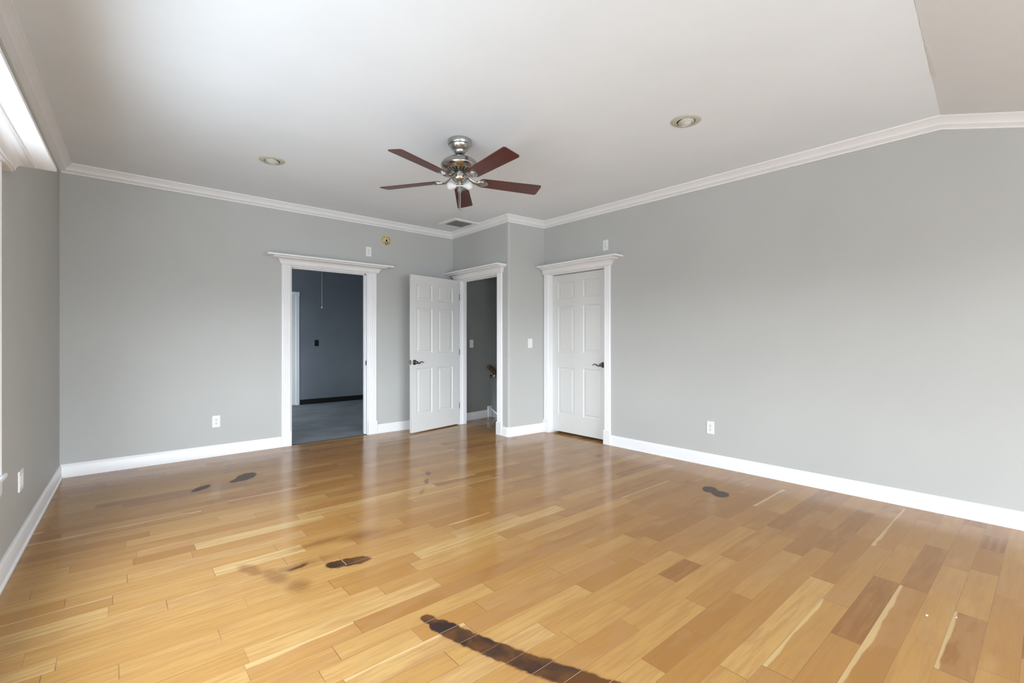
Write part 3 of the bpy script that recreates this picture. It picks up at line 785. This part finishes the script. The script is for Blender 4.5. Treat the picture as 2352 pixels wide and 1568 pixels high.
outlet(FA, 2.580 + .259, 2.335, 'white outlet high above the open doorway shelf beside the yellowed disc')
outlet(FB, 4.35 - 3.349, 2.307, 'white outlet high above the closed closet door')
outlet(FB, 4.35 - 2.107, 0.365, 'white duplex outlet low on the right wall')
def switch(fr, s, z, label, m, name='light_switch'):
    e = on_wall(name, fr, s, z, label, 'switch')
    bm = bmesh.new(); box(bm, -0.036, 0.036, 0, 0.006, -0.059, 0.059, bevel=0.0025); obj('cover_plate', bm, m, e)
    b2 = bmesh.new(); prism(b2, [(0.006, -0.032), (0.0085, -0.032), (0.0068, 0.0), (0.0105, 0.032), (0.006, 0.032)], lambda t, a, b: Vector((t, a, b)), -0.016, 0.016)
    obj('rocker', b2, m, e); return e
switch(FD, 0.345, 1.165, 'white rocker switch on the short wall between two doorways', M['plastic'])
switch(FH, 0.262, 1.150, 'white switch on the dark hall wall beyond the open door', M['plastic'])
switch(FS, 3.09 - 0.5, 1.148, 'black switch plate on the slate blue wall', M['black'])
# two gang plate low on the left wall
e = on_wall('wall_plate', FL, 1.79, 0.400, 'white double wall plate low on the left wall by the corner', 'wall plate')
bm = bmesh.new(); box(bm, -0.060, 0.060, 0, 0.008, -0.059, 0.059, bevel=0.003); obj('cover_plate', bm, M['plastic'], e)
for sx in (-0.024, 0.024):
    b2 = bmesh.new(); box(b2, sx - 0.0165, sx + 0.0165, 0.008, 0.010, -0.033, 0.033, bevel=0.0008); obj('insert', b2, M['plastic'], e)

# yellowed patch with a cable hole high on the far wall
e = on_wall('detector_mount', FA, 2.825 + .259, 2.510, 'yellowed round patch with black cable hole high on the far wall', 'detector mount')
bm = bmesh.new(); rg = random.Random(5)
pr = []
for k in range(40):
    a = 2 * PI * k / 40; r_ = 0.066 * (1 + 0.05 * math.sin(3 * a + 1) + rg.uniform(-.02, .02)); 
    if math.sin(a) < -0.2: r_ *= 0.98
    pr.append((r_ * math.cos(a), r_ * math.sin(a)))
prism(bm, pr, lambda t, a, b: Vector((a, t, b)), 0.0002, 0.0030)
obj('glue_patch', bm, M['yellow'], e)
bm = bmesh.new(); RX = Matrix.Rotation(-PI / 2, 4, 'X')
lathe(bm, [(0.016, 0), (0.025, 0), (0.025, 0.003), (0.019, 0.0055), (0.016, 0.005), (0.016, 0)], 28, Matrix.Translation((0, 0.0031, 0.002)) @ RX); obj('hole_rim', bm, M['plastic'], e, smooth=40)
bm = bmesh.new(); lathe(bm, [(0, 0), (0.0165, 0), (0.0165, 0.0012), (0, 0.0012)], 24, Matrix.Translation((0, 0.0031, 0.002)) @ RX); obj('cable_hole', bm, M['iron'], e)
bm = bmesh.new(); tube(bm, smooth_pts([(-0.010, 0.007, -0.006), (-0.016, 0.012, -0.025), (-0.010, 0.012, -0.048), (0.004, 0.010, -0.058), (0.010, 0.009, -0.045), (0.008, 0.008, -0.012)], 5), 0.0028, 8)
obj('loose_cable', bm, M['slot'], e, smooth=60)
bm = bmesh.new(); lathe(bm, [(0, 0), (0.006, 0), (0.004, 0.003), (0, 0.003)], 12, Matrix.Translation((-0.004, 0.003, 0.040)) @ RX); obj('screw', bm, M['slot'], e)

# ------------------------------------------------------------------ ceiling things
def recessed(x, y, tilt, label):
    e = empty('recessed_light', (x, y, ZC)); tag(e, label, 'ceiling light', 'recessed eyeball lights in the ceiling')
    bm = bmesh.new(); lathe(bm, [(0.060, -0.001), (0.064, -0.010), (0.085, -0.011), (0.100, -0.004), (0.102, 0.0), (0.060, 0.0)], 48); obj('trim_ring', bm, M['beige'], e, smooth=40)
    bm = bmesh.new(); lathe(bm, [(0, -0.0005), (0.062, -0.0005), (0.062, -0.0018), (0, -0.0018)], 32); obj('can_opening', bm, M['iron'], e)
    mt = Matrix.Translation((0, 0, 0.012)) @ Matrix.Rotation(R(tilt[0]), 4, 'X') @ Matrix.Rotation(R(tilt[1]), 4, 'Y')
    bm = bmesh.new(); lathe(bm, [(0.036, -0.030), (0.040, -0.036), (0.050, -0.030), (0.057, -0.014)], 32, mt); obj('eyeball', bm, M['beige'], e, smooth=40)
    bm = bmesh.new(); lathe(bm, [(0, -0.040), (0.012, -0.0395), (0.026, -0.036), (0.036, -0.030), (0.036, -0.016)], 32, mt); obj('bulb', bm, M['bulb'], e, smooth=40)
recessed(1.117, 4.387, (6, 8), 'beige recessed eyeball light left of the ceiling fan')
recessed(3.104, 1.660, (-8, -6), 'beige recessed eyeball light right of the ceiling fan')

vn = empty('ceiling_vent', (3.575, 5.12, ZC)); tag(vn, 'square white ceiling vent with grey grille near the far corner', 'vent')
bm = bmesh.new(); h_ = 0.190; i_ = 0.132
for q in ((-h_, h_, -h_, -i_), (-h_, h_, i_, h_), (-h_, -i_, -i_, i_), (i_, h_, -i_, i_)): box(bm, q[0], q[1], q[2], q[3], -0.012, 0, bevel=0.003)
obj('vent_frame', bm, M['trim'], vn)
bm = bmesh.new(); box(bm, -i_, i_, -i_, i_, -0.003, -0.0005); obj('vent_backing', bm, M['slot'], vn)
bm = bmesh.new()
for k in range(22):
    x = -i_ + (k + .5) * 2 * i_ / 22; mt = Matrix.Translation((x, 0, -0.0075)) @ Matrix.Rotation(R(35), 4, 'Y'); box(bm, -0.005, 0.005, -i_, i_, -0.0006, 0.0006, mt)
for k in range(3): box(bm, -i_, i_, -i_ / 2 + k * i_ / 2 - .001, -i_ / 2 + k * i_ / 2 + .001, -0.0115, -0.004)
obj('vent_grille', bm, M['vent'], vn)

# ------------------------------------------------------------------ ceiling fan
CAMF = -R(41.45)
def fan():
    e = empty('ceiling_fan', (2.095, 2.984, ZC))
    e.rotation_euler = (0, 0, CAMF)      # local +y points away from where the picture was taken
    tag(e, 'brushed nickel ceiling fan with five cherry red wooden blades', 'ceiling fan')
    bm = bmesh.new(); lathe(bm, [(0, 0), (0.084, 0), (0.093, -0.006), (0.093, -0.030), (0.088, -0.040), (0.080, -0.044), (0.078, -0.050), (0.070, -0.068), (0.055, -0.080), (0.050, -0.084), (0.048, -0.094), (0.038, -0.110), (0.030, -0.114), (0.0, -0.112)], 48)
    cp = obj('canopy', bm, M['nickel'], e, smooth=35)
    bm = bmesh.new(); lathe(bm, [(0, -0.108), (0.026, -0.110), (0.024, -0.122), (0.014, -0.130), (0, -0.130)], 24); obj('hanger_ball', bm, M['iron'], e, smooth=50)
    bm = bmesh.new(); lathe(bm, [(0, -0.11), (0.0125, -0.11), (0.0125, -0.148), (0.018, -0.150), (0.018, -0.165), (0, -0.165)], 20); obj('downrod', bm, M['nickel'], e, smooth=40)
    bm = bmesh.new()
    lathe(bm, [(0, -0.138), (0.028, -0.138), (0.070, -0.142), (0.108, -0.153), (0.132, -0.170), (0.143, -0.188), (0.145, -0.196), (0.142, -0.198), (0.142, -0.201), (0.145, -0.203),
               (0.143, -0.210), (0.132, -0.222), (0.108, -0.233), (0.100, -0.235), (0.064, -0.249), (0.058, -0.251), (0, -0.251)], 64)
    mh = obj('motor_housing', bm, M['nickel'], e, smooth=30)
    # dark cooling slots around the lower cone
    bm = bmesh.new(); n = 20
    p0, p1 = Vector((0.098, 0, -0.2358)), Vector((0.068, 0, -0.2475))
    d = (p1 - p0); L = d.length; d.normalize(); nn = Vector((-d.z, 0, d.x)); nn = nn if nn.z < 0 else -nn
    for k in range(n):
        rm = Matrix.Rotation(2 * PI * (k + .5) / n, 4, 'Z')
        mt = Matrix(((d.x, 0, nn.x, (p0.x + p1.x) / 2), (0, 1, 0, 0), (d.z, 0, nn.z, (p0.z + p1.z) / 2), (0, 0, 0, 1)))
        box(bm, -L / 2, L / 2, -0.0055, 0.0055, -0.002, 0.0008, rm @ mt)
    obj('cooling_slots', bm, M['iron'], mh)
    # small ring emblem on the dome
    bm = bmesh.new(); cen = Vector((0.067, -0.1235, -0.1835)); nrm = Vector((0.44, -0.80, 0.42)).normalized()
    q = nrm.to_track_quat('Z', 'Y').to_matrix()
    for a0_, a1_, r_ in ((20, 330, 0.0125), (200, 520, 0.0072)):
        pts = [cen + q @ Vector((r_ * math.cos(R(a0_ + (a1_ - a0_) * i / 24)), r_ * math.sin(R(a0_ + (a1_ - a0_) * i / 24)), 0.0005)) for i in range(25)]
        tube(bm, pts, 0.0013, 6)
    obj('emblem', bm, M['iron'], mh)
    bm = bmesh.new(); lathe(bm, [(0, -0.248), (0.036, -0.248), (0.036, -0.262), (0.052, -0.266), (0.060, -0.272), (0.060, -0.296), (0.055, -0.311), (0.040, -0.323), (0.020, -0.328), (0, -0.329)], 40)
    sh = obj('switch_housing', bm, M['nickel'], e, smooth=35)
    bm = bmesh.new(); box(bm, -0.014, 0.014, -0.0610, -0.058, -0.294, -0.268, bevel=0.001); box(bm, -0.001, 0.001, -0.0370, -0.0350, -0.262, -0.250); obj('housing_plate', bm, M['nickel'], sh)
    bm = bmesh.new()
    lathe(bm, [(0, -0.327), (0.014, -0.327), (0.015, -0.333), (0.013, -0.339), (0.013, -0.385), (0.015, -0.390), (0.015, -0.400), (0.010, -0.405), (0, -0.405)], 24)
    for sx in (-1, 1): tube(bm, [(0, 0, -0.352), (sx * 0.030, 0, -0.354)], 0.013, 14)
    obj('light_fitter', bm, M['nickel'], e, smooth=40)
    for sx in (-1, 1):
        mt = Matrix.Translation((sx * 0.026, 0, -0.354)) @ Matrix.Rotation(sx * PI / 2, 4, 'Y')
        bm = bmesh.new(); lathe(bm, [(0, 0), (0.0125, 0.0), (0.014, 0.012), (0.022, 0.024), (0.029, 0.036), (0.0305, 0.048), (0.027, 0.060), (0.017, 0.070), (0, 0.0745)], 28, mt); obj('light_bulb', bm, M['glassb'], e, smooth=60)
    for x, y, z1, r_ in ((0.006, -0.006, -0.535, 0.0026), (-0.006, -0.004, -0.535, 0.0022), (0.001, 0.004, -0.60, 0.0010)):
        bm = bmesh.new(); tube(bm, [(x, y, -0.402), (x, y, z1)], r_, 8)
        lathe(bm, [(0, z1 - 0.012), (r_ * 1.8, z1 - 0.010), (r_ * 1.8, z1), (0, z1 + 0.002)], 10, Matrix.Translation((x, y, 0))); obj('pull_chain', bm, M['nickel'], e, smooth=60)
    # blades and their curved arms; the fan hangs slightly out of level
    tilt = Matrix.Rotation(R(-1.5), 4, 'X')
    def blade_mesh():
        bm = bmesh.new(); out = []
        r0, r1 = 0.150, 0.662
        w0, w1 = 0.056, 0.070
        for k in range(7):
            a = R(90 + 180 * k / 6); out.append((r0 + 0.03 + 0.03 * math.cos(a), (w0 - 0.0) * math.sin(a)))
        c = 0.018
        for cx, cy, a0_ in ((r1 - c, -w1 + c, -90), (r1 - c, w1 - c, 0)):
            for k in range(5):
                a = R(a0_ + 90 * k / 4); out.append((cx + c * math.cos(a), cy + c * math.sin(a)))
        prism(bm, out, lambda t, a, b: Vector((a, b, t)), -0.003, 0.003)
        return bm
    bl = blade_mesh(); me = None
    for k in range(5):
        az = R(90 + 2 - 72 * k)          # local +y = away
        d = Matrix.Rotation(az, 4, 'Z')
        base = tilt @ Matrix.Translation((0, 0, -0.313)) @ d @ Matrix.Rotation(R(-12), 4, 'X')
        if me is None:
            o = obj('blade', bl, M['cherry'], e); me = o.data
        else:
            o = bpy.data.objects.new('blade', me); C.objects.link(o); o.parent = e
        o.matrix_local = base
        am = bmesh.new()
        pts = smooth_pts([(0.040, 0, 0.050), (0.066, 0, 0.030), (0.095, 0.0, 0.006), (0.125, 0, -0.010), (0.165, 0, -0.011)], 5)
        nP = len(pts); tube(am, pts, [0.010 + 0.010 * (i / nP) for i in range(nP)], 12, flat=0.45)
        # oval plate screwed under the blade root
        pl = [(0.178 + 0.050 * math.cos(2 * PI * i / 28), 0.040 * math.sin(2 * PI * i / 28)) for i in range(28)]
        prism(am, pl, lambda t, a, b: Vector((a, b, t)), -0.0085, -0.0032)
        pl2 = [(0.174 + 0.038 * math.cos(2 * PI * i / 28), 0.030 * math.sin(2 * PI * i / 28)) for i in range(28)]
        prism(am, pl2, lambda t, a, b: Vector((a, b, t)), -0.0145, -0.0085)
        ao = obj('blade_arm', am, M['nickel'], e, smooth=40)
        ao.matrix_local = base
fan()

# ceiling pull cord in the slate room
pc = empty('pull_cord', (2.63, 7.50, 2.76)); tag(pc, 'thin white pull cord with small ball hanging in the slate room', 'pull cord')
bm = bmesh.new(); tube(bm, [(0, 0, 0), (0, 0, -1.03)], 0.0018, 6); obj('cord', bm, M['plastic'], pc)
bm = bmesh.new(); lathe(bm, [(0, -1.055), (0.010, -1.050), (0.013, -1.042), (0.010, -1.034), (0, -1.030)], 14); obj('ball', bm, M['plastic'], pc, smooth=60)

# plaster flakes on the floor
for k, (x, y, s_) in enumerate(((2.724, 0.333, 0.006), (2.80, 0.245, 0.0035))):
    bm = bmesh.new(); rg = random.Random(k)
    pr = [(s_ * (0.7 + 0.5 * rg.random()) * math.cos(a), s_ * (0.5 + 0.5 * rg.random()) * math.sin(a)) for a in [2 * PI * i / 7 for i in range(7)]]
    prism(bm, pr, lambda t, a, b: Vector((x + a, y + b, t)), 0.0002, 0.0022)
    tag(obj('plaster_flake', bm, M['plastic'] if k == 0 else M['tape']), ('larger white plaster flake on the boards near the lower right', 'tiny grey flake on the boards right of the white one')[k], 'flake', 'plaster flakes on the floor')
